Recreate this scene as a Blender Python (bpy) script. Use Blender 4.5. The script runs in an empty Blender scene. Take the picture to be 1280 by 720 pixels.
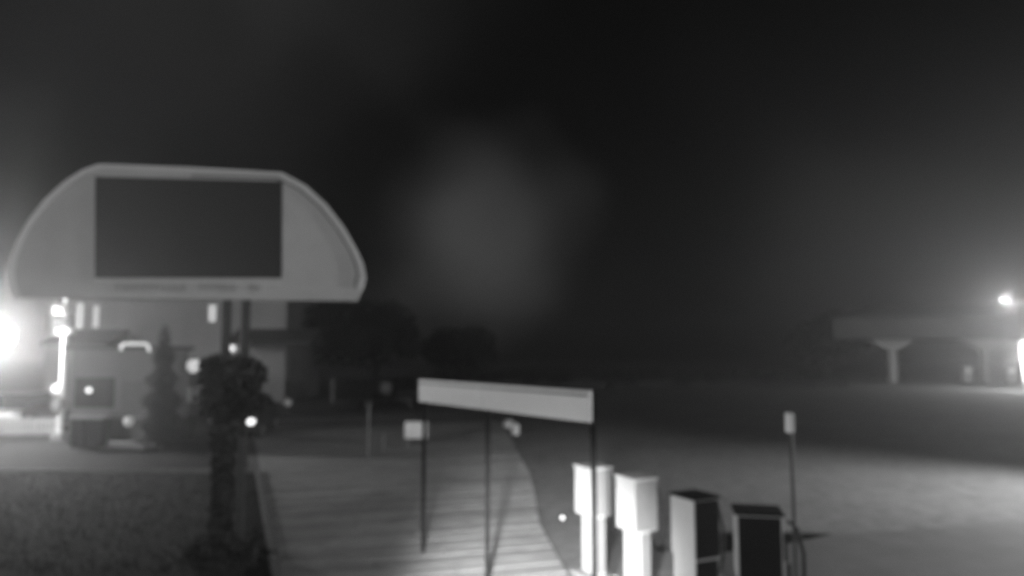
import bpy, bmesh, math, random
from mathutils import Vector, Matrix
R = math.radians
rnd = random.Random(7)
SC = bpy.context.scene
COL = SC.collection

# ------------------------------------------------------------------ camera, sky, front fill, exposure
F, CX, CY, H = 900.0, 640.0, 360.0, 3.1          # focal length and centre of the 1280x720 photograph, camera height
PITCH = math.atan(80.0 / F)
cam_d = bpy.data.cameras.new('camera'); cam = bpy.data.objects.new('camera', cam_d); COL.objects.link(cam)
cam.location = (0, 0, H); cam.rotation_euler = (R(90) + PITCH, 0, 0)
cam_d.sensor_width = 36.0; cam_d.lens = 36.0 * F / 1280.0
cam_d.clip_start = 0.05; cam_d.clip_end = 2000
cam_d.dof.use_dof = True; cam_d.dof.focus_distance = 1.2; cam_d.dof.aperture_fstop = 2.0   # a cheap fixed lens, set a little too near
SC.camera = cam

W = bpy.data.worlds.new('World'); SC.world = W; W.use_nodes = True
wn, wl = W.node_tree.nodes, W.node_tree.links
wn.clear()
def N(t, **k):
    n = wn.new(t)
    for a, v in k.items(): setattr(n, a, v)
    return n
SKY_GAIN, SKY_STRENGTH = 1.0, 0.12
tc = N('ShaderNodeTexCoord')
sky = N('ShaderNodeTexSky', sky_type='NISHITA', sun_disc=False, sun_elevation=R(20), sun_rotation=R(160))
bw = N('ShaderNodeRGBToBW'); wl.new(sky.outputs[0], bw.inputs[0])
flat = N('ShaderNodeMath', operation='MULTIPLY_ADD'); wl.new(bw.outputs[0], flat.inputs[0])
flat.inputs[1].default_value = 0.002; flat.inputs[2].default_value = 0.008
nz = N('ShaderNodeTexNoise'); nz.inputs['Scale'].default_value = 2.6; nz.inputs['Detail'].default_value = 4.0; nz.inputs['Roughness'].default_value = 0.5
wl.new(tc.outputs['Generated'], nz.inputs['Vector'])
mr = N('ShaderNodeMapRange'); wl.new(nz.outputs[0], mr.inputs[0])
mr.inputs[1].default_value = 0.35; mr.inputs[2].default_value = 0.7; mr.inputs[3].default_value = 0.35; mr.inputs[4].default_value = 2.0
# soft round pale patches added to the night sky colour
def pale_patch(dirv, r, amount):
    n2 = N('ShaderNodeTexNoise'); n2.inputs['Scale'].default_value = 6.0; n2.inputs['Detail'].default_value = 1.0
    wl.new(tc.outputs['Generated'], n2.inputs['Vector'])
    d = N('ShaderNodeVectorMath', operation='DISTANCE'); wl.new(tc.outputs['Generated'], d.inputs[0]); d.inputs[1].default_value = dirv
    w = N('ShaderNodeMath', operation='MULTIPLY_ADD'); wl.new(n2.outputs[0], w.inputs[0]); w.inputs[1].default_value = -0.14
    wl.new(d.outputs['Value'], w.inputs[2])
    m = N('ShaderNodeMapRange', interpolation_type='SMOOTHSTEP'); wl.new(w.outputs[0], m.inputs[0])
    m.inputs[1].default_value = r; m.inputs[2].default_value = -0.03; m.inputs[3].default_value = 0; m.inputs[4].default_value = amount
    return m.outputs[0]
mul = N('ShaderNodeMath', operation='MULTIPLY'); wl.new(flat.outputs[0], mul.inputs[0]); wl.new(mr.outputs[0], mul.inputs[1])
acc = mul.outputs[0]
for dv, r, am in (((-0.030, 0.985, 0.172), 0.105, 0.36), ((-0.07, 0.995, 0.10), 0.08, 0.18), ((-0.42, 0.80, 0.43), 0.25, 0.14), ((0.42, 0.90, 0.10), 0.16, 0.10), ((-0.15, 0.80, 0.50), 0.2, 0.07)):
    v = Vector(dv).normalized()
    ad = N('ShaderNodeMath', operation='ADD'); wl.new(acc, ad.inputs[0]); wl.new(pale_patch(v, r, am), ad.inputs[1]); acc = ad.outputs[0]
bg = N('ShaderNodeBackground'); wl.new(acc, bg.inputs[0]); bg.inputs[1].default_value = SKY_STRENGTH
wo = N('ShaderNodeOutputWorld'); wl.new(bg.outputs[0], wo.inputs[0])

def light(name, kind, loc, power, parent=None, target=None, **k):
    d = bpy.data.lights.new(name, kind); d.energy = power
    for a, v in k.items(): setattr(d, a, v)
    o = bpy.data.objects.new(name, d); COL.objects.link(o); o.location = loc
    if parent: o.parent = parent
    if target is not None:
        o.rotation_euler = (Vector(target) - Vector(loc)).to_track_quat('-Z', 'Y').to_euler()
    return o
front_fill = light('front_fill', 'SUN', (-8, -20, 20), 1.05, target=(0, 0, 17.6), angle=R(12))   # added lamp behind the camera, brightens the faces turned to it

vs = SC.view_settings
vs.view_transform = 'Standard'; vs.look = 'None'; vs.exposure = -0.15; vs.gamma = 1.0; vs.use_curve_mapping = False
SC.cycles.use_denoising = True; SC.render.dither_intensity = 2.0
SC.cycles.max_bounces = 5; SC.cycles.volume_bounces = 0; SC.cycles.diffuse_bounces = 2
SC.cycles.sample_clamp_indirect = 7.0; SC.cycles.sample_clamp_direct = 0.0

# ------------------------------------------------------------------ where a pixel of the photograph lies
def at(px, py, Y):
    u, v = px - CX, CY - py
    c, s = math.cos(PITCH), math.sin(PITCH)
    t = Y / (F * c - v * s)
    return Vector((u * t, Y, H + (F * s + v * c) * t))
def ray(px, py):
    return (at(px, py, 10) - Vector((0, 0, H)))
def gnd(px, py):
    d = ray(px, py); t = -H / d.z
    return Vector((d.x * t, d.y * t, 0))

# ------------------------------------------------------------------ materials
MATS = {}
def mat(name, v, rough=0.7, var=0.25, scale=6.0, bump=0.15, metallic=0.0, stain=0.0, spec=0.5):
    if name in MATS: return MATS[name]
    m = bpy.data.materials.new(name); m.use_nodes = True
    n, l = m.node_tree.nodes, m.node_tree.links
    p = n['Principled BSDF']
    t = n.new('ShaderNodeTexCoord')
    a = n.new('ShaderNodeTexNoise'); a.inputs['Scale'].default_value = scale; a.inputs['Detail'].default_value = 6; a.inputs['Roughness'].default_value = 0.65
    l.new(t.outputs['Object'], a.inputs['Vector'])
    cr = n.new('ShaderNodeMapRange'); l.new(a.outputs[0], cr.inputs[0])
    cr.inputs[1].default_value = 0.3; cr.inputs[2].default_value = 0.7
    cr.inputs[3].default_value = v * (1 - var); cr.inputs[4].default_value = v * (1 + var)
    out = cr.outputs[0]
    if stain:
        b = n.new('ShaderNodeTexNoise'); b.inputs['Scale'].default_value = scale * 0.12; b.inputs['Detail'].default_value = 5
        l.new(t.outputs['Object'], b.inputs['Vector'])
        s = n.new('ShaderNodeMapRange'); l.new(b.outputs[0], s.inputs[0])
        s.inputs[1].default_value = 0.4; s.inputs[2].default_value = 0.65; s.inputs[3].default_value = 1.0; s.inputs[4].default_value = 1.0 - stain
        mm = n.new('ShaderNodeMath'); mm.operation = 'MULTIPLY'; l.new(out, mm.inputs[0]); l.new(s.outputs[0], mm.inputs[1]); out = mm.outputs[0]
    l.new(out, p.inputs['Base Color'])
    p.inputs['Roughness'].default_value = rough; p.inputs['Metallic'].default_value = metallic
    p.inputs['Specular IOR Level'].default_value = spec
    if bump:
        bp = n.new('ShaderNodeBump'); bp.inputs['Strength'].default_value = bump; bp.inputs['Distance'].default_value = 0.02
        l.new(a.outputs[0], bp.inputs['Height']); l.new(bp.outputs[0], p.inputs['Normal'])
    MATS[name] = m
    return m
def glow(name, v):
    if name in MATS: return MATS[name]
    m = bpy.data.materials.new(name); m.use_nodes = True
    p = m.node_tree.nodes['Principled BSDF']
    p.inputs['Base Color'].default_value = (.8, .8, .8, 1)
    p.inputs['Emission Color'].default_value = (1, 1, 1, 1); p.inputs['Emission Strength'].default_value = v
    m.cycles.emission_sampling = 'NONE'          # the lamps' own light sources do the lighting
    MATS[name] = m
    return m
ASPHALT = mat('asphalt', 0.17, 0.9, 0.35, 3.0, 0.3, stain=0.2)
CONC_A = mat('pale concrete', 0.36, 0.85, 0.18, 2.2, 0.2, stain=0.3)
CONC_B = mat('grey concrete', 0.30, 0.85, 0.18, 2.2, 0.2, stain=0.3)
GROUND_SHADE = mat("shaded concrete", 0.125, 0.85, 0.2, 1.6, 0.2, stain=0.25)  # darker colour stands for the cabinets' shade on the ground
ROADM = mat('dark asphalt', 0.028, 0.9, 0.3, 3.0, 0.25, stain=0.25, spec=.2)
FASC = mat('weathered dark sheet', 0.08, 1.0, 0.3, 1.0, 0.0, spec=0.0)
SHADOW_M = mat('shadow black', 0.01, 1.0, 0.3, 6.0, 0.0, spec=0.0)  # near-black colour for the shadow streak right of the cabinets
POSTM = mat('matt dark paint', 0.02, 1.0, 0.3, 8.0, 0.0, spec=0.0)
BED = mat('joint sand', 0.07, 0.95, 0.3, 8)
KERB = mat('kerb stone', 0.17, 0.85, 0.2, 5)
LAWN = mat('lawn soil', 0.015, 0.95, 0.4, 4)
GRASS = mat('grass', 0.018, 0.9, 0.3, 2, 0, spec=.1)
WHITE = mat('white painted sheet', 0.82, 0.5, 0.05, 1.5, 0.02, stain=0.08)
OFFWHITE = mat('off white panel', 0.52, 0.55, 0.06, 2.5, 0.03, stain=0.12)
RIM = mat('pale rim', 0.62, 0.4, 0.03, 2, 0)
DARKTRIM = mat('dark trim', 0.12, 0.5, 0.2, 8, 0.03)
SCREEN = mat('dark screen', 0.032, 0.45, 0.25, 40, 0.05, spec=0.3)
LETTER = mat('letter paint', 0.30, 0.6, 0.1, 8, 0)
STEEL = mat('galvanised steel', 0.38, 0.45, 0.15, 12, 0.05, metallic=0.5)
BLACKM = mat('black metal', 0.02, 0.5, 0.3, 10, 0.05)
PLASTER = mat('plaster', 0.36, 0.9, 0.1, 4, 0.2, stain=0.2)
SLATE = mat('dark roofing', 0.06, 0.8, 0.3, 6, 0.2)
GLASS = mat('dark glass', 0.02, 0.08, 0.1, 2, 0)
BARK = mat('bark', 0.05, 0.9, 0.4, 14, 0.5)
LEAF = mat('leaves', 0.045, 0.7, 0.45, 1.5, 0)
LEAFD = mat('dark leaves', 0.018, 0.7, 0.45, 2.5, 0)
RUBBER = mat('rubber', 0.02, 0.8, 0.2, 12, 0.05)
STONE = mat('pale stone', 0.55, 0.8, 0.15, 7, 0.3)
CARP = mat('silver car paint', 0.45, 0.3, 0.04, 3, 0, metallic=0.4)
CARD = mat('black car paint', 0.02, 0.3, 0.1, 3, 0)
CAB = mat('powder coated cabinet', 0.42, 0.45, 0.05, 3, 0.02, stain=0.1)
FENCEP = mat('weathered white paint', 0.4, 0.7, 0.1, 9, 0.1, stain=.2)
CABP = mat('lit front plate', 0.2, 0.5, 0.08, 4, 0.02)  # lit copy of the cabinet front, brightness put into the colour
CABD = mat('shaded front and dark sheet', 0.015, 0.8, 0.15, 4, 0.02, spec=.1)  # shaded copy of the cabinet front; also plain dark bins and trailer box
CABF = mat('grey front plate', 0.16, 0.5, 0.08, 4, 0.02)

# ------------------------------------------------------------------ mesh helpers
class MB:
    def __init__(s): s.v, s.f = [], []
    def add(s, vs_, fs):
        k = len(s.v); s.v += [Vector(p) for p in vs_]; s.f += [tuple(i + k for i in f) for f in fs]; return s
    def box(s, c, d, rz=0.0, bev=0.0, taper=1.0):
        bm = bmesh.new(); bmesh.ops.create_cube(bm, size=1.0)
        for v in bm.verts:
            t = taper if v.co.z > 0 else 1.0
            v.co = Vector((v.co.x * d[0] * t, v.co.y * d[1] * t, v.co.z * d[2]))
        if bev: bmesh.ops.bevel(bm, geom=bm.edges[:], offset=bev, segments=2, affect='EDGES', profile=0.6)
        m = Matrix.Translation(Vector(c)) @ Matrix.Rotation(rz, 4, 'Z')
        bm.verts.index_update()
        s.add([m @ v.co for v in bm.verts], [[v.index for v in f.verts] for f in bm.faces]); bm.free(); return s
    def tube(s, pts, rad, n=10, cap=True):
        pts = [Vector(p) for p in pts]
        if not hasattr(rad, '__len__'): rad = [rad] * len(pts)
        rings = []
        for i, p in enumerate(pts):
            d = (pts[min(i + 1, len(pts) - 1)] - pts[max(i - 1, 0)]).normalized()
            a = Vector((0, 0, 1)) if abs(d.z) < 0.9 else Vector((1, 0, 0))
            x = d.cross(a).normalized(); y = d.cross(x)
            rings.append([p + (x * math.cos(2 * math.pi * k / n) + y * math.sin(2 * math.pi * k / n)) * rad[i] for k in range(n)])
        vv = [q for r_ in rings for q in r_]; ff = []
        for i in range(len(pts) - 1):
            for k in range(n):
                ff.append((i * n + k, i * n + (k + 1) % n, (i + 1) * n + (k + 1) % n, (i + 1) * n + k))
        if cap: ff += [tuple(range(n))[::-1], tuple((len(pts) - 1) * n + k for k in range(n))]
        return s.add(vv, ff)
    def lathe(s, c, prof, n=16):
        vv, ff = [], []
        for r_, z in prof:
            for k in range(n):
                a = 2 * math.pi * k / n; vv.append(Vector(c) + Vector((r_ * math.cos(a), r_ * math.sin(a), z)))
        for i in range(len(prof) - 1):
            for k in range(n): ff.append((i * n + k, i * n + (k + 1) % n, (i + 1) * n + (k + 1) % n, (i + 1) * n + k))
        ff += [tuple(range(n))[::-1], tuple((len(prof) - 1) * n + k for k in range(n))]
        return s.add(vv, ff)
    def prism(s, poly, a, b, axis='y'):
        # poly of (s, t); axis y: (s, y, t); axis z: (s, t, z); axis x: (x, s, t)
        n = len(poly)
        g = {'y': lambda p, q: (p[0], q, p[1]), 'z': lambda p, q: (p[0], p[1], q), 'x': lambda p, q: (q, p[0], p[1])}[axis]
        vv = [g(p, a) for p in poly] + [g(p, b) for p in poly]
        ff = [tuple(range(n)), tuple(range(2 * n - 1, n - 1, -1))] + [(i, i + n, (i + 1) % n + n, (i + 1) % n) for i in range(n)]
        return s.add(vv, ff)
    def ball(s, c, r_, n=14, m=8, sz=1.0):
        prof = [(max(r_ * math.sin(math.pi * i / m), 0.002), -r_ * sz * math.cos(math.pi * i / m)) for i in range(m + 1)]
        return s.lathe(c, prof, n)
    def build(s, name, m, parent=None, smooth=False, loc=None, rz=None):
        me = bpy.data.meshes.new(name); me.from_pydata([tuple(p) for p in s.v], [], s.f)
        bm = bmesh.new(); bm.from_mesh(me); bmesh.ops.recalc_face_normals(bm, faces=bm.faces[:]); bm.to_mesh(me); bm.free()
        me.materials.append(m)
        if smooth:
            for p in me.polygons: p.use_smooth = True
            me.set_sharp_from_angle(angle=R(40))
        o = bpy.data.objects.new(name, me); COL.objects.link(o)
        if parent: o.parent = parent
        if loc is not None: o.location = loc
        if rz is not None: o.rotation_euler.z = rz
        return o
def tag(o, label=None, cat=None, group=None, kind=None):
    if label: o['label'] = label
    if cat: o['category'] = cat
    if group: o['group'] = group
    if kind: o['kind'] = kind
    return o
def thing(name, loc, label, cat, rz=0.0, group=None):
    o = bpy.data.objects.new(name, None); COL.objects.link(o); o.empty_display_size = 0.2
    o.location = loc; o.rotation_euler.z = rz
    return tag(o, label, cat, group)
def copy_tree(o, parent=None):
    c = o.copy(); COL.objects.link(c); c.parent = parent
    for ch in list(o.children):
        if ch.type == 'MESH': copy_tree(ch, c)
    return c

# ------------------------------------------------------------------ ground, lawn, paving
g = MB(); g.add([(-290, -40, 0), (290, -40, 0), (290, 290, 0), (-290, 290, 0)], [(0, 1, 2, 3)])
tag(g.build('ground', ASPHALT), kind='structure')

def xL(y): return -3.55 - 0.381 * (y - 11.2)                       # lawn kerb
RE = [(4, 1.15), (8, 0.98), (10.7, 0.74), (13.3, 0.50), (16, 0.50), (18.6, 0.46), (22, 0.22), (26, -0.05), (30, -0.35), (34, -0.8)]
def xR(y):
    for (a, p), (b, q) in zip(RE, RE[1:]):
        if y <= b: return p + (q - p) * (y - a) / (b - a)
    return RE[-1][1]
ANG = R(17); U = Vector((math.cos(ANG), math.sin(ANG))); V = Vector((-math.sin(ANG), math.cos(ANG)))
def hit(c, edge):                                                   # where row line c meets an edge x = edge(y)
    lo, hi = -30.0, 30.0
    for _ in range(50):
        m_ = (lo + hi) / 2; p = V * c + U * m_
        if p.x < edge(p.y): lo = m_
        else: hi = m_
    return (lo + hi) / 2
pathz = 0.004
bed = MB()
ys = [4 + 0.75 * i for i in range(39)]
bedpoly = [(xR(y) + 0.03, y) for y in ys] + [(xL(y) - 0.0, y) for y in reversed(ys)]
bed.add([(x, y, pathz) for x, y in bedpoly], [(i, i + 1, len(bedpoly) - 2 - i, len(bedpoly) - 1 - i) for i in range(len(ys) - 1)])
path = tag(bed.build('path', BED), kind='structure')
row, c0, STEP, GAP = 0, 5.2, 0.45, 0.024
while c0 + row * STEP < 31:
    a, b = c0 + row * STEP + GAP / 2, c0 + (row + 1) * STEP - GAP / 2
    la, lb, ra, rb = hit(a, xL) + 0.02, hit(b, xL) + 0.02, hit(a, xR), hit(b, xR)
    cuts = [0.0]
    span = max(ra - la, rb - lb); q = rnd.uniform(1.2, 3.0)
    while q < span - 0.9: cuts.append(q / span); q += 3.0
    cuts.append(1.0)
    for k in range(len(cuts) - 1):
        f0, f1 = cuts[k], cuts[k + 1]; e0 = .004 / span if k else 0; e1 = .004 / span if k < len(cuts) - 2 else 0
        P = []
        for f, l_, r_, cc in ((f0 + e0, la, ra, a), (f1 - e1, la, ra, a), (f1 - e1, lb, rb, b), (f0 + e0, lb, rb, b)):
            P.append(V * cc + U * (l_ + (r_ - l_) * f))
        zt = 0.036 + rnd.uniform(-0.004, 0.004); ins = 0.008
        cen = sum(P, Vector((0, 0))) / 4
        vv = [(p.x, p.y, 0.006) for p in P] + [(p.x, p.y, zt - ins) for p in P]
        vv += [(p.x + (cen.x - p.x) * 0.012, p.y + (cen.y - p.y) * 0.012, zt) for p in P]
        ff = [(i, (i + 1) % 4, (i + 1) % 4 + 4, i + 4) for i in range(4)] + [(i + 4, (i + 1) % 4 + 4, (i + 1) % 4 + 8, i + 8) for i in range(4)] + [(8, 9, 10, 11)]
        MB().add(vv, ff).build('slab', CONC_A if row % 2 else CONC_B, path)
    row += 1

pe = [gnd(884, 686), gnd(1038, 668), gnd(1160, 661), gnd(1300, 654)]
pe = [(p.x, p.y) for p in pe] + [(16, 14.2), (16, 3), (4.3, 3), (2.9, 8.6)]
shade_patch = tag(MB().add([(x, y, .006) for x, y in pe], [tuple(range(len(pe)))]).build('shaded_ground', GROUND_SHADE), kind='structure')  # flat sheet painting shade over the ground right of the cabinets
lawn_y0, lawn_y1 = 2.0, 18.6
lw = MB()
lw.add([(xL(lawn_y0) - 0.14, lawn_y0, 0.06), (xL(lawn_y1) - 0.14, lawn_y1, 0.06), (-46, lawn_y1, 0.06), (-46, lawn_y0, 0.06)], [(0, 1, 2, 3)])
lawn = tag(lw.build('lawn', LAWN), kind='structure')
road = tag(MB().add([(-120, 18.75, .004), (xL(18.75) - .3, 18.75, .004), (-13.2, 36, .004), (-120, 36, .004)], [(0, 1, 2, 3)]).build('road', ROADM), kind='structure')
kerb = tag(MB().add([(xL(2) - .13, 2, 0.002), (xL(2) - .01, 2, 0.002), (xL(18.7) - .01, 18.7, 0.002), (xL(18.7) - .13, 18.7, 0.002)], [(0, 1, 2, 3)]).build('kerb', KERB), kind='structure')
kang = math.atan2(1, -0.381)
ks = MB().box((0, 0, 0.055), (0.985, 0.12, 0.11), bev=0.012).build('kerb_stone', KERB, kerb, loc=(xL(2.5) - 0.07, 2.5, 0.002), rz=kang)
y = 2.5 + math.sin(kang)
while y < 18.6:
    c = ks.copy(); COL.objects.link(c); c.location = (xL(y) - 0.07, y, 0.002 + rnd.uniform(-.006, .006)); y += math.sin(kang)
x = xL(18.65) - 0.75
while x > -32:
    c = ks.copy(); COL.objects.link(c); c.location = (x, 18.68, 0.002 + rnd.uniform(-.006, .006)); c.rotation_euler.z = 0; x -= 1.0
gb = MB()
for _ in range(16000):
    yy = rnd.uniform(7.5, 18.5); xx = rnd.uniform(-14.5, xL(yy) - 0.16) if rnd.random() < .8 else rnd.uniform(-24, xL(yy) - .16)
    h_ = rnd.uniform(.02, .06); a = rnd.uniform(0, 6.28); w_ = 0.014; lx, ly = rnd.uniform(-.05, .05), rnd.uniform(-.05, .05)
    gb.add([(xx - w_ * math.cos(a), yy - w_ * math.sin(a), .058), (xx + w_ * math.cos(a), yy + w_ * math.sin(a), .058), (xx + lx, yy + ly, .058 + h_)], [(0, 1, 2)])
me = bpy.data.meshes.new('grass'); me.from_pydata([tuple(p) for p in gb.v], [], gb.f); me.materials.append(GRASS)
go = bpy.data.objects.new('grass', me); COL.objects.link(go)
tag(go, 'short dark grass on the lawn at left', 'grass', kind='stuff')

# ------------------------------------------------------------------ the round-topped billboard
yaw = R(11)
base = gnd(284, 440 + F * H / 11.7); base = Vector((at(284, 400, 11.7).x, 11.7, 0))
dS = Vector((math.cos(yaw), math.sin(yaw), 0)); nS = Vector((math.sin(yaw), -math.cos(yaw), 0))
def onsign(px, py):
    d = ray(px, py); o = Vector((0, 0, H)); t = (base - o).dot(nS) / d.dot(nS); p = o + d * t - base
    return (p.dot(dS), p.z)
bb = thing('billboard', base, 'large round-topped white billboard with a dark rectangular screen, on two posts', 'billboard', rz=yaw)
OUT = [(446, 376), (452, 362), (456, 345), (453, 330), (446, 314), (430, 286), (408, 257), (382, 233), (352, 217), (300, 214), (240, 211), (180, 208.5), (125, 206.5),
       (104, 214), (82, 228), (58, 250), (38, 275), (24, 300), (15, 323), (12, 340), (14, 356), (20, 372)]
poly = [onsign(*p) for p in OUT]
MB().prism(poly, 0.0, 0.24).build('panel', OFFWHITE, bb)
cx_ = sum(p[0] for p in poly) / len(poly); cz_ = sum(p[1] for p in poly) / len(poly)
def inset(p, d):
    v = Vector((cx_ - p[0], (cz_ - 0.3) - p[1])); v.normalize(); return (p[0] + v.x * d, p[1] + v.y * d)
def strip(pl, d0, d1, y0, y1, closed=True):
    m_ = MB(); n = len(pl)
    A = [inset(p, d0) for p in pl]; B = [inset(p, d1) for p in pl]
    vv = [(p[0], y0, p[1]) for p in A] + [(p[0], y0, p[1]) for p in B] + [(p[0], y1, p[1]) for p in A] + [(p[0], y1, p[1]) for p in B]
    ff = []
    for i in range(n if closed else n - 1):
        j = (i + 1) % n
        ff += [(i, j, j + n, i + n), (i, i + 2 * n, j + 2 * n, j), (i + n, j + n, j + 3 * n, i + 3 * n), (i + 2 * n, i + 3 * n, j + 3 * n, j + 2 * n)]
    return m_.add(vv, ff)
arc = poly[1:]
strip(arc, -0.02, 0.07, -0.03, 0.262, False).build('rim', RIM, bb)
strip(arc[:10], 0.105, 0.135, -0.006, 0.0, False).build('groove', DARKTRIM, bb)
sc_ = [onsign(*p) for p in ((119, 347.5), (352, 347.5), (352.5, 227), (119.5, 221))]
MB().prism(sc_, -0.022, 0.004).build('screen', SCREEN, bb)
(ax, az), (bx_, bz) = onsign(119, 349), onsign(353, 349)
MB().box(((ax + bx_) / 2, -0.014, az - 0.012), (bx_ - ax, 0.03, 0.03), bev=0.004).build('screen_ledge', RIM, bb)
# the row of lettering under the screen is too blurred in the photograph to read: unreadable letter-sized strokes
def stroke_letter(w_, h_, kind):
    m_ = MB(); t = w_ * 0.24; d = 0.01
    def bar(x0, x1, z0, z1): m_.box(((x0 + x1) / 2, 0, (z0 + z1) / 2), (x1 - x0, d, z1 - z0))
    bar(0, t, 0, h_)
    if kind in (0, 2): bar(w_ - t, w_, 0, h_ * (1 if kind == 0 else .62))
    if kind in (0, 1): bar(t, w_ - t if kind == 0 else w_, h_ * .42, h_ * .58)
    if kind in (1, 2): bar(t, w_ - t if kind == 2 else w_, h_ * (.84 if kind == 1 else .5), h_ * (1 if kind == 1 else .62))
    return m_
for a_px, b_px, cnt in ((145, 234, 11), (250, 297, 6), (312, 328, 2)):
    for k in range(cnt):
        p0 = onsign(a_px + (b_px - a_px) * k / cnt, 364); p1 = onsign(a_px + (b_px - a_px) * (k + .72) / cnt, 355)
        stroke_letter(p1[0] - p0[0], p1[1] - p0[1], rnd.choice((0, 1, 2))).build('letter', LETTER, bb, loc=(p0[0], -0.006, p0[1]))
zb = onsign(280, 376)[1]
for px in (282, 306):
    sx = onsign(px, 376)[0]
    p = MB().box((sx, 0.13, (zb + 0.35) / 2 + 0.06), (0.13, 0.13, zb + 0.3), bev=0.012).build('post', BLACKM, bb)
    MB().box((sx, 0.13, 0.075), (0.34, 0.34, 0.03), bev=0.005).build('base_plate', BLACKM, p)
    MB().box((sx, 0.275, zb + 0.5), (0.10, 0.07, 1.0), bev=0.01).build('bracket', BLACKM, p)

# ------------------------------------------------------------------ round-headed dark tree in front of the billboard posts
def crown(blobs, n, size, seed, name, m, parent):
    r_ = random.Random(seed); m_ = MB()
    for _ in range(n):
        c, rr, sz = r_.choice(blobs)
        d = Vector((r_.gauss(0, 1), r_.gauss(0, 1), r_.gauss(0, 1))).normalized() * rr * (r_.random() ** 0.4)
        p = Vector(c) + Vector((d.x, d.y, d.z * sz))
        a = Vector((r_.gauss(0, 1), r_.gauss(0, 1), r_.gauss(0, 1))).normalized(); b = a.orthogonal().normalized(); b = Matrix.Rotation(r_.uniform(0, 6.28), 3, a) @ b
        s_ = size * r_.uniform(.6, 1.3); cc = a.cross(b)
        m_.add([p - b * s_, p + cc * s_ * .5, p + b * s_, p - cc * s_ * .5], [(0, 1, 2, 3)])
    me = bpy.data.meshes.new(name); me.from_pydata([tuple(p) for p in m_.v], [], m_.f); me.materials.append(m)
    o = bpy.data.objects.new(name, me); COL.objects.link(o); o.parent = parent
    return o
tp = Vector((at(282, 500, 10.9).x, 10.9, 0.06))
tr = thing('tree', tp, 'dark round-headed little tree on the lawn in front of the billboard posts', 'tree')
t_ = MB().tube([(0, 0, 0), (0.02, 0, .5), (-.02, .01, 1.1), (.01, 0, 1.7), (.05, 0, 2.2), (.08, 0, 2.7)], [.085, .06, .05, .045, .035, .015])
for a, z0, L in ((0.3, 1.75, .45), (1.8, 1.9, .4), (3.3, 1.7, .45), (4.6, 2.1, .4), (5.6, 2.3, .3)):
    t_.tube([(.02, 0, z0), (.02 + math.cos(a) * L * .5, math.sin(a) * L * .5, z0 + .2), (.02 + math.cos(a) * L, math.sin(a) * L, z0 + .5)], [.022, .014, .005], 6)
t_.build('trunk', BARK, tr, True)
bl = [((.08, 0, 2.66), .42, 1.0), ((-.1, .05, 2.4), .38, 1.0), ((.2, -.05, 2.42), .38, 1.1), ((.03, 0, 2.05), .28, 1.2), ((.0, 0, 1.8), .22, 1.2), ((.3, .1, 2.7), .28, 1.0), ((-.16, 0, 2.75), .26, 1.0)]
bl += [((.0, 0, .3 + .22 * k), .17, 1.2) for k in range(7)]
crown(bl, 9000, .055, 3, 'crown', LEAFD, tr)
sh = thing('shrub', tp + Vector((0.02, -.32, 0)), 'low dark shrub at the foot of the round-headed tree', 'shrub')
MB().tube([(0, 0, 0), (.02, 0, .2)], [.03, .015], 6).build('stem', BARK, sh)
crown([((0, 0, .26), .28, .9), ((.28, .05, .2), .24, .9), ((-.22, 0, .17), .2, .8), ((.45, .1, .15), .16, .8)], 1900, .045, 4, 'foliage', LEAFD, sh)

# ------------------------------------------------------------------ long white board on three posts
pr_t, pr_b = at(738, 491, 8.0), at(738, 531, 8.0)
YL = 8.0 * 40 / 28.2
pl_t, pl_b = at(525, 472, YL), at(525, 500, YL)
o_ = Vector((pr_t.x, pr_t.y, 0)); e_ = Vector((pl_t.x, pl_t.y, 0)); L_ = (o_ - e_).length; ang = math.atan2(o_.y - e_.y, o_.x - e_.x)
ob = thing('overhead_board', e_, 'long white board raised on three thin dark posts beside the path', 'signboard', rz=ang)
zt, zbm = (pr_t.z + pl_t.z) / 2, (pr_b.z + pl_b.z) / 2
def along(px):                                                       # metres along the board at a bearing
    d = ray(px, 480); n_ = Vector((-(o_ - e_).y, (o_ - e_).x, 0)).normalized()
    t = (e_ - Vector((0, 0, 0))).dot(n_) / Vector((d.x, d.y, 0)).dot(n_)
    return (Vector((d.x, d.y, 0)) * t - e_).dot((o_ - e_).normalized())
s1 = along(605)
for a, b in ((0.0, s1 - .006), (s1 + .006, L_)):
    MB().box(((a + b) / 2, 0, (zt + zbm) / 2), (b - a, .05, zt - zbm), bev=.006).build('panel', WHITE, ob)
MB().box((L_ / 2, -.034, zt - .055), (L_ - .02, .016, .022), bev=.003).build('rail', CABF, ob)
for s_ in (0.04, s1, L_ - .03):
    MB().tube([(s_, .062, 0), (s_, .062, zt - .03)], .032, 10).build('post', POSTM, ob, True)

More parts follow.
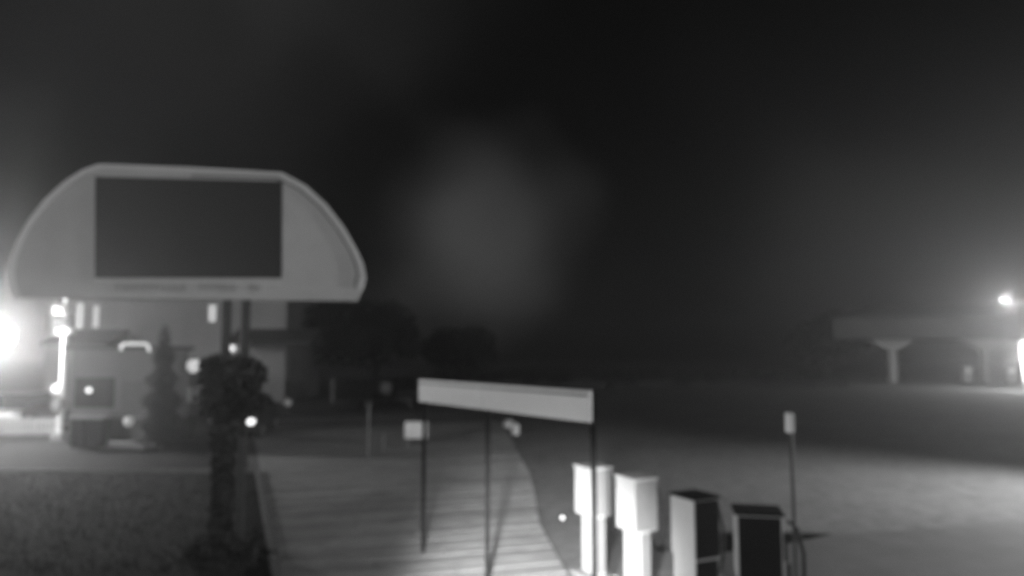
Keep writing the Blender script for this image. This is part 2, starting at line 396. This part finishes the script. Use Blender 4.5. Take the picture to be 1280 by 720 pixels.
# ------------------------------------------------------------------ four pedestal cabinets with hoses
rowd = Vector((0.44, -0.9, 0)).normalized(); prz = math.atan2(rowd.y, rowd.x)
PED = [(741, 583, 1.50), (795, 596, 1.50), (868, 619, 1.50), (946, 638, 1.50)]
LAB = ['pale pedestal cabinet farthest along the row, partly behind the board post',
       'pale pedestal cabinet with brightly lit side, second from the far end of the row',
       'pedestal cabinet with lit left side and shaded front, third along the row',
       'dark shaded pedestal cabinet nearest the slim pole, last in the row']
def pedestal(loc, lab, wide):
    t = thing('pedestal_cabinet', loc, lab, 'pedestal', rz=prz, group='row of pedestal cabinets')
    MB().box((0, 0, .03), (.50, .46, .06), bev=.01).build('base', CONC_B, t)
    MB().box((0, 0, .46), (.37, .33 if wide else .16, .80), bev=.012).build('stem', CAB, t)
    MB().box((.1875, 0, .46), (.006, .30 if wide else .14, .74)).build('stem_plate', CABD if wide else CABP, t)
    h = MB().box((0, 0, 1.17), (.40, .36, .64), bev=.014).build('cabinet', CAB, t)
    MB().box((.2025, 0, 1.17), (.012, .33, .61), bev=.003).build('front_plate', CABD if wide else CABP, h)  # last two cabinets: front shade is put into the plate colour
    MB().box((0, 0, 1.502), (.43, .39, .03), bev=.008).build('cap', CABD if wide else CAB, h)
    MB().box((.03, .20, 1.12), (.10, .05, .18), bev=.01).build('holster', BLACKM, t)
    pts = [(.03, .235, 1.42), (.05, .30, 1.36), (.06, .35, 1.12), (.06, .345, .80), (.05, .29, .62), (.04, .24, .72), (.03, .235, 1.0)]
    MB().tube(pts, .018, 8).build('hose', RUBBER, t, True)
    return t
for (px, py, zt_), lab in zip(PED, LAB):
    d = ray(px, py); tt = (zt_ - H) / d.z; p = Vector((d.x * tt, d.y * tt, 0.0))
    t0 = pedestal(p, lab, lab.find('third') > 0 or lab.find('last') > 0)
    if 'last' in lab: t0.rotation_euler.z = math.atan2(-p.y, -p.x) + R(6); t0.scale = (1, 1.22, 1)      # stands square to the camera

# ------------------------------------------------------------------ slim pole with a white head
pp = Vector((at(991, 600, 8.6).x, 8.6, 0)); ztop = at(991, 516, 8.6).z
sp = thing('marker_pole', pp, 'slim dark upright pole with a small white box at its top', 'pole')
MB().tube([(0, 0, .04), (0, 0, ztop - .2)], .021, 10).build('shaft', BLACKM, sp, True)
MB().lathe((0, 0, 0), [(.11, 0), (.11, .03), (.045, .05), (.045, .42), (.03, .45)], 14).build('base', BLACKM, sp, True)
MB().box((-.012, 0, ztop - .115), (.085, .085, .23), bev=.012).build('head', WHITE, sp)

# ------------------------------------------------------------------ lamps that light the foreground
fp = Vector((-0.40, 8.15, 0.0))
fl = thing('ground_floodlight', fp, 'low ground floodlight in front of the pedestal cabinets', 'floodlight', rz=R(60))
MB().box((0, 0, .03), (.22, .22, .06), bev=.01).build('base', CONC_B, fl)
MB().box((0, 0, .13), (.03, .20, .18), bev=.005).build('bracket', BLACKM, fl)
MB().box((0, 0, .27), (.12, .28, .16), bev=.015).build('housing', BLACKM, fl)
MB().box((.064, 0, .27), (.008, .25, .13), bev=.002).build('lens', glow('flood glass', 3), fl)
light('flood_beam', 'SPOT', fp + Vector((.08, .14, .44)), 95, target=fp + Vector((2.4, .35, .3)), spot_size=R(165), spot_blend=1.0, shadow_soft_size=.09)

wp = Vector((-0.6, 0.9, 0))
wl2 = thing('path_floodlight', wp, 'floodlight on a short mast under the viewpoint aimed along the path', 'floodlight', rz=R(95))
MB().lathe((0, 0, 0), [(.12, 0), (.12, .05), (.04, .08), (.035, 2.3)], 12).build('mast', STEEL, wl2, True)
MB().box((.05, 0, 2.38), (.14, .34, .2), bev=.015).build('housing', BLACKM, wl2)
MB().box((.125, 0, 2.38), (.008, .3, .16), bev=.002).build('lens', glow('flood glass', 3), wl2)
light('path_beam', 'SPOT', wp + Vector((-.02, .22, 2.38)), 25000, target=(0.48, 10.6, 0), spot_size=R(27), spot_blend=1.0, shadow_soft_size=.2)

def street_lamp(name, loc, h_, arm, lab, emis, head_rz=0.0, head=(.55, .24, .12), metal=None):
    STEEL = metal or MATS['galvanised steel']
    t = thing(name, loc, lab, 'street lamp', rz=head_rz)
    MB().lathe((0, 0, 0), [(.14, 0), (.14, .25), (.085, .4), (.05, h_)], 12).build('pole', STEEL, t, True)
    MB().tube([(0, 0, h_ - .1), (arm * .3, 0, h_ + .12), (arm, 0, h_ + .18)], .035, 8).build('arm', STEEL, t, True)
    hd = MB().box((arm + head[0] * .35, 0, h_ + .18), head, bev=.03).build('lamp_head', BLACKM, t)
    MB().box((arm + head[0] * .35, 0, h_ + .18 - head[2] / 2 - .02), (head[0] * .8, head[1] * .8, .04), bev=.008).build('lens', glow(name + ' glass', emis), hd)
    return t
sl = street_lamp('yard_lamp', (18.2, 14.2, 0), 3.4, .7, 'street lamp just past the right edge lighting the yard', 3, R(180))
light('yard_lamp_beam', 'SPOT', (17.2, 14.2, 3.40), 14000, target=(6.5, 14.2, 0), spot_size=R(120), spot_blend=1.0, shadow_soft_size=.15)

# ------------------------------------------------------------------ forecourt canopy, mast lamp and lit totem on the far right
st = thing('forecourt_canopy', (40, 74, -.25), 'wide dark forecourt canopy on pale columns far off at right', 'canopy', rz=R(-12))
MB().box((9.2, 5, 5.75), (32.4, 14, 2.25), bev=.05).build('fascia', FASC, st)
MB().add([(-7.4, -2.4, 6.89), (25.8, -2.4, 6.89), (25.8, 12.4, 6.89), (-7.4, 12.4, 6.89), (-1, 5, 8.5), (19, 5, 8.5)], [(0, 1, 5, 4), (1, 2, 5), (2, 3, 4, 5), (3, 0, 4), (3, 2, 1, 0)]).build('roof', SLATE, st)
for cxp in (-1.2, 7.3, 15.8):
    c = MB().box((cxp, -.6, 1.9), (.75, .75, 3.8), bev=.05).build('column', PLASTER, st)
    MB().prism([(cxp - .5, 3.6), (cxp + .5, 3.6), (cxp + 2.2, 4.62), (cxp - 2.2, 4.62)], -.95, -.25).build('column_head', PLASTER, c)
for k, cxp in enumerate((6.2, 10.6)):
    pm = thing('fuel_pump', (40 + cxp, 73.6, 0), ('dim pump under the forecourt canopy nearer the T-shaped column', 'pale pump under the forecourt canopy nearer the lit totem')[k], 'pump', group='pumps under the canopy')
    MB().box((0, 0, .9), (.9, .6, 1.8), bev=.05).build('cabinet', CAB, pm)
    MB().box((0, -.31, 1.25), (.6, .03, .5), bev=.01).build('display', glow('pump display %d' % k, (.12, .3)[k]), pm)
    MB().tube([(.46, 0, 1.6), (.62, -.1, 1.2), (.6, -.15, .7), (.47, -.05, .9)], .03, 6).build('hose', RUBBER, pm)
ml = at(1252, 375, 62)
m1 = street_lamp('mast_lamp', (ml.x + 1.6, 62, 0), ml.z - .05, 1.3, 'tall lamp with a bright head above the canopy at far right', 12, R(180), (.42, .34, .2), BLACKM)
light('mast_lamp_light', 'POINT', (ml.x, 61.2, ml.z - .15), 1100, shadow_soft_size=.25)
tb = at(1277, 456, 60)
to = thing('lit_totem', (tb.x + .55, 60, 0), 'brightly lit upright totem sign at the right edge', 'totem sign')
MB().box((0, 0, .2), (1.4, .5, .4), bev=.03).build('plinth', CONC_B, to)
MB().box((0, 0, 2.25), (1.3, .34, 3.6), bev=.04).build('frame', STEEL, to)
for z0, z1, e in ((2.6, 3.9, 3.0), (1.4, 2.5, 2.0), (.6, 1.3, 1.6)):
    MB().box((0, -.18, (z0 + z1) / 2), (1.12, .03, z1 - z0), bev=.008).build('lit_panel', glow('totem panel %.1f' % e, e), to)
light('totem_light', 'POINT', (tb.x + .3, 59.2, 3.0), 2200, shadow_soft_size=.5)

# ------------------------------------------------------------------ hedge and trees behind
for k, (p0, p1, lab) in enumerate(((545, 760, 'dark clipped hedge behind the long white board'), (764, 1062, 'dark clipped hedge at the far edge of the yard, left of the canopy'))):
    a, b = at(p0, 470, 63), at(p1, 470, 63)
    hg = thing('hedge', ((a.x + b.x) / 2, 63, 0), lab, 'hedge', group='hedges at the yard edge')
    half = (b.x - a.x) / 2
    bl = [((rnd.uniform(-half, half), rnd.uniform(-.4, .4), rnd.uniform(.4, 1.25)), .5, 1.0) for _ in range(int(half * 7))]
    crown(bl, int(half * 500), .10, 20 + k, 'foliage', LEAFD, hg)
    MB().box((0, 0, .35), (half * 2 - .4, .25, .7), bev=.03).build('woody_base', BARK, hg)
def broad_tree(loc, h_, w_, lab, seed):
    r_ = random.Random(seed)
    t = thing('broadleaf_tree', loc, lab, 'tree', group='trees far behind')
    tk = MB().tube([(0, 0, 0), (.1, 0, h_ * .25), (-.1, .1, h_ * .5), (.05, 0, h_ * .85)], [.28, .22, .15, .04])
    bl = []
    for k in range(9):
        a = k * 2.4; z0 = h_ * (.28 + .06 * k); L = w_ * r_.uniform(.5, .95) * (1 - .05 * k)
        e = (math.cos(a) * L * .7, math.sin(a) * L * .7, z0 + L * .5)
        tk.tube([(0, 0, z0), (e[0] * .5, e[1] * .5, z0 + L * .3), e], [.09, .06, .02], 6)
        bl.append((e, w_ * r_.uniform(.28, .45), .8))
    bl.append(((0, 0, h_ * .85), w_ * .4, .9)); bl.append(((0, 0, h_ * .6), w_ * .5, .9))
    tk.build('trunk', BARK, t, True)
    crown(bl, 7000, .2, seed + 1, 'crown', LEAFD, t)
for px, top, Y, w_, lab, sd in ((388, 378, 52, 4.6, 'dark spreading tree below the right tip of the billboard', 40), (470, 388, 58, 5.0, 'dark tree behind the box trailer', 42),
                                (570, 425, 66, 4.6, 'dark low tree behind the left end of the long white board', 44), (1030, 405, 78, 5.0, 'dark tree left of the forecourt canopy', 46)):
    p = at(px, top, Y); broad_tree((p.x, Y, 0), p.z, w_, lab, sd)

# ------------------------------------------------------------------ pale building behind the billboard
b0, b1 = at(58, 400, 45).x, at(358, 400, 45).x; bw_ = b1 - b0
hs = thing('shop_building', ((b0 + b1) / 2, 45, 0), 'pale flat-topped building with lit narrow windows behind the billboard', 'building')
def wx(px): return at(px, 400, 45).x - (b0 + b1) / 2
MB().box((0, 4, 3.45), (bw_, 8, 6.9), bev=.03).build('wall', PLASTER, hs)
MB().box((0, 4, 6.98), (bw_ + .3, 8.3, .14), bev=.02).build('roof', SLATE, hs)
for x0, x1 in ((wx(86), wx(163)), (wx(300), wx(402))):
    MB().prism([(-.05, 4.55), (-2.6, 3.7), (-2.6, 3.5), (-.05, 3.5)], x0, x1, 'x').build('lean_to_roof', SLATE, hs)
for x0, x1, p0, p1, e in ((96, 104, 379, 411, .55), (117, 124, 382, 410, .42), (261, 270, 381, 402, .50)):
    z0, z1 = at(100, p1, 45).z, at(100, p0, 45).z
    w_ = MB().box(((wx(x0) + wx(x1)) / 2, -.02, (z0 + z1) / 2), (wx(x1) - wx(x0) + .14, .06, z1 - z0 + .14), bev=.01).build('window', CABF, hs)
    MB().box(((wx(x0) + wx(x1)) / 2, -.056, (z0 + z1) / 2), (wx(x1) - wx(x0), .012, z1 - z0), bev=.002).build('pane', glow('lit pane %.2f' % e, e), w_)
for px in (150, 200, 240, 285):
    w_ = MB().box((wx(px), -.02, 1.7), (1.25, .06, 1.65), bev=.01).build('window', CABF, hs)
    MB().box((wx(px), -.056, 1.7), (1.1, .012, 1.5), bev=.002).build('pane', GLASS, w_)
for px, py, e, r_ in ((290, 435.5, 1.6, .2), (300, 422, .5, .16)):
    q = at(px, py, 44.6)
    wl_ = thing('wall_lamp', (q.x, 44.9, q.z), 'small %s wall lamp on the pale building' % ('bright' if e > 1 else 'dim upper'), 'wall lamp')
    MB().box((0, .05, 0), (.12, .1, .2), bev=.01).build('bracket', BLACKM, wl_)
    MB().ball((0, -.3, 0), r_, 12, 8).build('globe', glow('wall lamp %.1f' % e, e), wl_, True)
    MB().tube([(0, .05, 0), (0, -.3, 0)], .03, 6).build('arm', BLACKM, wl_)

# ------------------------------------------------------------------ kiosk with a lit tube, pole with equipment, fence
k0, k1 = at(87, 500, 24.2).x, at(194, 500, 24.2).x; kw = k1 - k0
kz = at(100, 437, 24.2).z
ki = thing('kiosk', ((k0 + k1) / 2, 24.2, 0), 'grey boxy kiosk with a bent light tube above its right side', 'kiosk')
def kx(px): return at(px, 500, 24.2).x - (k0 + k1) / 2
MB().box((0, 1.2, kz / 2), (kw, 2.4, kz), bev=.02).build('wall', CABF, ki)
MB().box((-.0, 1.15, kz + .06), (kw + .3, 2.8, .12), bev=.02).build('roof', SLATE, ki)
MB().box((kx(118), -.02, 1.75), (1.3, .05, 1.0), bev=.01).build('window', GLASS, ki)
dr = MB().box((kx(170), -.02, 1.08), (.95, .05, 2.1), bev=.01).build('door', DARKTRIM, ki)
MB().box((kx(182), -.065, 1.05), (.03, .05, .16), bev=.005).build('handle', STEEL, dr)
MB().box((kx(140), -.10, .95), (2.6, .2, .05), bev=.01).build('counter', STEEL, ki)
q0, q1 = at(155.5, 433, 26.6), at(189, 433, 26.6)
MB().tube([(kx(155) , -.35, kz - .02), (kx(156), -.35, kz + .14), (kx(158), -.35, kz + .19), (kx(186), -.35, kz + .19), (kx(188.5), -.35, kz + .13), (kx(190.5), -.35, kz - .06)], .045, 8).build('light_tube', glow('light tube', 0.9), ki, True)
for px in (160, 184): MB().tube([(kx(px), -.32, kz + .19), (kx(px), .0, kz + .10)], .02, 6).build('tube_bracket', BLACKM, ki)
for px, py, e, r_, lab in ((110, 488, 1.6, .09, 'bright little lamp on the front of the grey kiosk'), (160, 527, .22, .16, 'dim round lamp low on the front of the grey kiosk')):
    q = at(px, py, 23.95)
    w2 = thing('kiosk_lamp', (q.x, 24.18, q.z), lab, 'wall lamp')
    MB().box((0, -.04, 0), (.3, .06, .12), bev=.01).build('bracket', BLACKM, w2)
    MB().ball((0, -.18, 0), r_, 12, 8).build('globe', glow('kiosk lamp %.2f' % e, e), w2, True)

MB().box((kx(170), -.42, .09), (1.5, .7, .18), bev=.02).build('doorstep', CONC_A, ki)
for px, lab in ((104, 'left of the two dark wheeled bins in front of the grey kiosk'), (124, 'right of the two dark wheeled bins in front of the grey kiosk')):
    q = at(px, 500, 23.3)
    wb = thing('wheeled_bin', (q.x, 23.3, 0), lab, 'bin', rz=rnd.uniform(-.15, .15), group='wheeled bins by the kiosk')
    bd = MB().box((0, 0, .53), (.46, .52, .9), bev=.03)
    for v in bd.v: v.x *= .82 + .2 * v.z; v.y *= .82 + .2 * v.z
    bd.build('body', CABD, wb)
    ld = MB().box((0, -.01, 1.01), (.52, .60, .06), bev=.02).build('lid', CABF, wb)
    MB().tube([(-.2, .32, .95), (.2, .32, .95)], .02, 8).build('handle', BLACKM, ld)
    for s in (-1, 1):
        w_ = MB().lathe((0, 0, -.03), [(.06, 0), (.1, .01), (.1, .05), (.06, .06)], 12).build('wheel', RUBBER, wb, True); w_.location = (s * .2, .24, .1); w_.rotation_euler.y = R(90)

ep = at(77, 500, 25.5)
eq = thing('equipment_pole', (ep.x, 25.5, 0), 'white pole carrying boxes and a cross-arm beside the bright street lamp', 'pole')
def ez(py): return at(77, py, 25.5).z
MB().tube([(0, 0, 0), (0, 0, ez(374))], [.095, .085], 12).build('shaft', WHITE, eq, True)
MB().box((0, 0, ez(414.5)), (.5, .3, .17), bev=.02).build('cross_arm', WHITE, eq)
MB().box((-.03, -.13, ez(403)), (.52, .22, .34), bev=.02).build('dark_box', BLACKM, eq)
MB().box((-.18, -.05, ez(388)), (.34, .28, .24), bev=.02).build('white_box', WHITE, eq)
MB().box((-.06, -.13, ez(486)), (.34, .20, .30), bev=.02).build('meter_box', WHITE, eq)
MB().box((-.05, -.13, ez(505)), (.30, .20, .42), bev=.02).build('lower_box', CABF, eq)
MB().box((0, 0, .15), (.42, .42, .3), bev=.03).build('footing', CONC_B, eq)

f0, f1 = at(-30, 540, 27.2).x, at(76, 540, 27.2).x
fe = thing('picket_fence', (f0, 27.2, 0), 'low white picket fence lit by the street lamp at left', 'fence')
np_ = 22; pk = None
for k in range(np_):
    xx = (f1 - f0) * (k + .5) / np_
    if pk is None:
        pk = MB().prism([(-.045, 0.02), (.045, 0.02), (.045, .62), (0, .70), (-.045, .62)], -.012, .012).build('picket', FENCEP, fe, loc=(xx, 0, 0))
    else:
        c = pk.copy(); COL.objects.link(c); c.location = (xx, 0, rnd.uniform(-.01, .01))
for z_ in (.18, .5): MB().box(((f1 - f0) / 2, .028, z_), (f1 - f0, .03, .07), bev=.004).build('rail', FENCEP, fe)

# ------------------------------------------------------------------ vehicles
def car(loc, rz, lab, paint, heads=None):
    t = thing('parked_car', loc, lab, 'car', rz=rz)                  # length along x, front at +x
    prof = [(-2.05, .38), (-2.1, .62), (-2.02, .88), (-1.2, .95), (.75, .93), (1.75, .80), (2.05, .68), (2.1, .42), (1.9, .28), (-1.9, .28)]
    body = MB().prism(prof, -.86, .86)
    for v in body.v: v.y *= 1 - .10 * max(0, (abs(v.x) - 1.3)) - .06 * max(0, v.z - .6)
    b = body.build('body', paint, t, True)
    cab = MB()
    lo = [(-1.9, .9), (.95, .9)]; hi = [(-1.35, 1.44), (.15, 1.45)]
    vv = []
    for s in (-1, 1): vv += [(lo[0][0], s * .80, lo[0][1]), (lo[1][0], s * .80, lo[1][1]), (hi[1][0], s * .60, hi[1][1]), (hi[0][0], s * .60, hi[0][1])]
    cab.add(vv, [(0, 1, 2, 3), (7, 6, 5, 4), (0, 4, 5, 1), (1, 5, 6, 2), (2, 6, 7, 3), (3, 7, 4, 0)]).build('windows', GLASS, t)
    MB().add([(-1.37, -.615, 1.435), (.17, -.615, 1.445), (.17, .615, 1.445), (-1.37, .615, 1.435), (-1.2, -.5, 1.485), (.02, -.5, 1.49), (.02, .5, 1.49), (-1.2, .5, 1.485)],
             [(0, 1, 5, 4), (1, 2, 6, 5), (2, 3, 7, 6), (3, 0, 4, 7), (4, 5, 6, 7), (3, 2, 1, 0)]).build('roof', paint, t, True)
    for s in (-1, 1):
        for xx in (-1.28, 1.3):
            w_ = MB().lathe((0, 0, -.1), [(.2, 0), (.31, .02), (.32, .1), (.31, .18), (.2, .2)], 18).build('wheel', RUBBER, t, True)
            w_.location = (xx, s * .78, .32); w_.rotation_euler.x = R(90)
            MB().lathe((0, 0, -.112), [(.03, 0), (.19, .006), (.19, .218), (.03, .224)], 14).build('rim', STEEL, w_, True)
        MB().ball((2.0, s * .62, .66), .16, 12, 8, .75).build('headlight', glow('headlight', 2.2) if heads else GLASS, t, True)
        MB().box((-2.05, s * .66, .74), (.08, .26, .14), bev=.02).build('tail_light', DARKTRIM, t)
        MB().box((.62, s * .92, .98), (.14, .16, .12), bev=.03).build('mirror', paint, t)
    return t
p = at(38, 510, 30); car((p.x, 30, 0), R(95), 'pale parked car behind the white picket fence', CARP)
p = at(307, 520, 27.5); car((p.x, 27.5, 0), R(-82), 'black car with a lit headlight behind the round-headed tree', CARD, True)

tx0, tx1 = at(413, 490, 40).x, at(492, 490, 40).x; tw = tx1 - tx0
tv = thing('box_trailer', ((tx0 + tx1) / 2, 40, 0), 'dim grey box trailer standing in front of the dark trees', 'trailer')
MB().box((0, .8, 1.0), (tw - .1, 1.6, 1.1), bev=.04).build('box', CABD, tv)
MB().box((-tw / 2 + .12, -.03, .95), (.16, .06, 1.3), bev=.01).build('end_frame', CABF, tv)
for xx in (-.45, .35):
    w_ = MB().lathe((0, 0, -.1), [(.18, 0), (.29, .02), (.3, .1), (.29, .18), (.18, .2)], 16).build('wheel', RUBBER, tv, True)
    w_.location = (xx, 0.02, .3); w_.rotation_euler.x = R(90)
MB().lathe((0, 0, 0), [(.32, -.02), (.34, .02), (.30, .05)], 18).build('round_plate', CABF, tv).matrix_local = Matrix.Translation((tw / 2 - .42, -.03, 1.12)) @ Matrix.Rotation(R(90), 4, 'X')
MB().tube([(tw / 2 - .1, .8, .45), (tw / 2 + .9, .8, .42)], .05, 8).build('drawbar', STEEL, tv)
MB().tube([(tw / 2 + .8, .8, .42), (tw / 2 + .8, .8, .0)], .04, 8).build('jockey_leg', STEEL, tv)

# ------------------------------------------------------------------ small things at the far end of the path
s0, s1_ = at(506, 527, 24), at(534, 548, 24)
sg = thing('small_sign', ((s0.x + s1_.x) / 2, 24, 0), 'small plain white rectangular sign low beside the far path', 'sign')
MB().box((0, 0, (s0.z + s1_.z) / 2), (s1_.x - s0.x, .03, s0.z - s1_.z), bev=.005).build('plate', WHITE, sg)
for xx in (-.25, .25): MB().tube([(xx, .035, 0), (xx, .035, s0.z - .05)], .018, 8).build('leg', STEEL, sg, True)
for px, t_py, Y, lab in ((461, 503, 21.5, 'taller thin grey stake left of the small white sign'), (479, 542, 22.5, 'short thin grey stake left of the small white sign')):
    q = at(px, t_py, Y)
    k_ = thing('stake', (q.x, Y, 0), lab, 'stake', group='stakes beside the path')
    MB().tube([(0, 0, 0), (.01, 0, q.z)], .03, 8).build('shaft', CABF, k_, True)
    MB().lathe((.01, 0, q.z), [(.034, -.005), (.034, .03), (.012, .045)], 8).build('cap', BLACKM, k_, True)
def stone(loc, d, lab, seed):
    bm = bmesh.new(); bmesh.ops.create_icosphere(bm, subdivisions=3, radius=1)
    r_ = random.Random(seed); ph = [r_.uniform(0, 6) for _ in range(6)]
    for v in bm.verts:
        c = v.co; k_ = 1 + .12 * math.sin(3 * c.x + ph[0]) + .1 * math.sin(4 * c.y + ph[1]) + .1 * math.sin(5 * c.z + ph[2])
        v.co = Vector((c.x * d[0], c.y * d[1], max(c.z, -.5) * d[2])) * k_
    me = bpy.data.meshes.new('stone'); bm.to_mesh(me); bm.free(); me.materials.append(STONE)
    o = bpy.data.objects.new('stone', me); COL.objects.link(o); o.location = loc
    tag(o, lab, 'stone', 'pale stones at the path edge')
q = gnd(644, 543); stone((q.x, q.y, .16), (.20, .2, .26), 'nearer pale stone beside the path below the long white board', 1)
q = gnd(635, 536); stone((q.x, q.y, .16), (.20, .2, .26), 'farther pale stone beside the path below the long white board', 2)
q = gnd(703, 654)
gl = thing('marker_light', q, 'tiny lit marker light on the ground left of the pedestal cabinets', 'marker light')
MB().lathe((0, 0, 0), [(.05, 0), (.05, .06), (.03, .07)], 10).build('base', BLACKM, gl, True)
MB().ball((0, 0, .095), .036, 10, 6).build('lens', glow('marker lens', 1.2), gl, True)

qa, qb = gnd(884, 684), gnd(1038, 668)  # cast shadow of the cabinets, modelled as a dark tapering solid
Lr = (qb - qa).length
cr_ = thing('shadow_strip', qa, 'shadow of the cabinets built as a low dark tapering strip running right from behind the pedestal cabinets', 'strip', rz=math.atan2(qb.y - qa.y, qb.x - qa.x))
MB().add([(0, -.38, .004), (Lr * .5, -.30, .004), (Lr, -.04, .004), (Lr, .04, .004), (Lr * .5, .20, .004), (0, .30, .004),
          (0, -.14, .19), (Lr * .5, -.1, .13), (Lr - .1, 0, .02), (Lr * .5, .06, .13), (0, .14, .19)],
         [(0, 1, 7, 6), (1, 2, 8, 7), (2, 3, 8), (3, 4, 9, 8), (4, 5, 10, 9), (6, 7, 9, 10), (7, 8, 9), (5, 0, 6, 10), (5, 4, 3, 2, 1, 0)]).build('shadow_wedge', SHADOW_M, cr_)
for f in (.12, .3, .48): MB().box((Lr * f, 0, .19 - .12 * f), (.05, .18, .014), bev=.003).build('shadow_rib', SHADOW_M, cr_)

# conifer
q = at(207, 403, 23.4)
cf = thing('conifer', (q.x, 23.4, 0), 'dark pointed conifer beside the grey kiosk', 'tree')
MB().tube([(0, 0, 0), (0, 0, q.z * .95)], [.12, .01], 8).build('trunk', BARK, cf, True)
r_ = random.Random(9); m_ = MB()
for k in range(5200):
    z_ = .25 + (q.z - .25) * (1 - (1 - r_.random()) ** .5); rr = .92 * (1 - z_ / q.z) ** .8 * (.75 + .25 * math.sin(z_ * 9)); a = r_.uniform(0, 6.28); rr *= r_.random() ** .35
    pnt = Vector((rr * math.cos(a), rr * math.sin(a), z_)); o2 = Vector((math.cos(a), math.sin(a), -.35)).normalized() * .15; sd = Vector((-math.sin(a), math.cos(a), r_.uniform(-.3, .3))) * .05
    m_.add([pnt - sd, pnt + o2, pnt + sd], [(0, 1, 2)])
me = bpy.data.meshes.new('crown'); me.from_pydata([tuple(v) for v in m_.v], [], m_.f); me.materials.append(LEAFD)
co = bpy.data.objects.new('crown', me); COL.objects.link(co); co.parent = cf

# globe lamp, bollard lamp, bright street lamp at the left edge
def globe_lamp(px, py, Y, r_, e, lab, slim=.04):
    q = at(px, py, Y)
    t = thing('globe_lamp', (q.x, Y, 0), lab, 'lamp')
    MB().lathe((0, 0, 0), [(.12, 0), (.12, .1), (slim, .2), (slim, q.z - r_ * .9)], 12).build('post', BLACKM, t, True)
    MB().ball((0, 0, q.z), r_, 16, 10).build('globe', glow('globe %.2f' % e, e), t, True)
    MB().lathe((0, 0, q.z + r_ * .85), [(r_ * .6, 0), (r_ * .5, .05), (.02, .09)], 12).build('cap', BLACKM, t, True)
globe_lamp(243, 457, 26, .26, .62, 'globe lamp on a post between the conifer and the round-headed tree')
globe_lamp(333, 502, 31, .2, .55, 'low globe lamp right of the round-headed tree')
globe_lamp(360, 503, 36, .18, .06, 'unlit-looking faint globe lamp right of the low bright one')
lp = at(4, 421, 25.2)
ml2 = street_lamp('street_lamp', (lp.x - .9, 25.2, 0), lp.z - .1, .7, 'dazzling street lamp at the left edge beside the billboard', 3, 0.0, (.6, .4, .2))
MB().ball((.91, -.12, lp.z - .05), .42, 16, 10).build('globe', glow('street globe', 40), ml2, True)
light('street_lamp_light', 'POINT', (lp.x, 24.6, lp.z), 4000, shadow_soft_size=.2)

# ------------------------------------------------------------------ night haze
hz = MB().box((0, 125, 7.0), (600, 350, 16.4)).build('haze', ASPHALT)
tag(hz, 'thin even night haze over the whole yard', 'haze', kind='stuff')
hz.data.materials.clear()
hm = bpy.data.materials.new('night haze'); hm.use_nodes = True
hn, hl = hm.node_tree.nodes, hm.node_tree.links; hn.clear()
pv = hn.new('ShaderNodeVolumePrincipled'); pv.inputs['Color'].default_value = (.9, .9, .9, 1); pv.inputs['Density'].default_value = 0.0050; pv.inputs['Anisotropy'].default_value = 0.84
ho = hn.new('ShaderNodeOutputMaterial'); hl.new(pv.outputs[0], ho.inputs['Volume'])
hm.cycles.volume_sampling = 'MULTIPLE_IMPORTANCE'; hm.cycles.homogeneous_volume = True
hz.data.materials.append(hm)
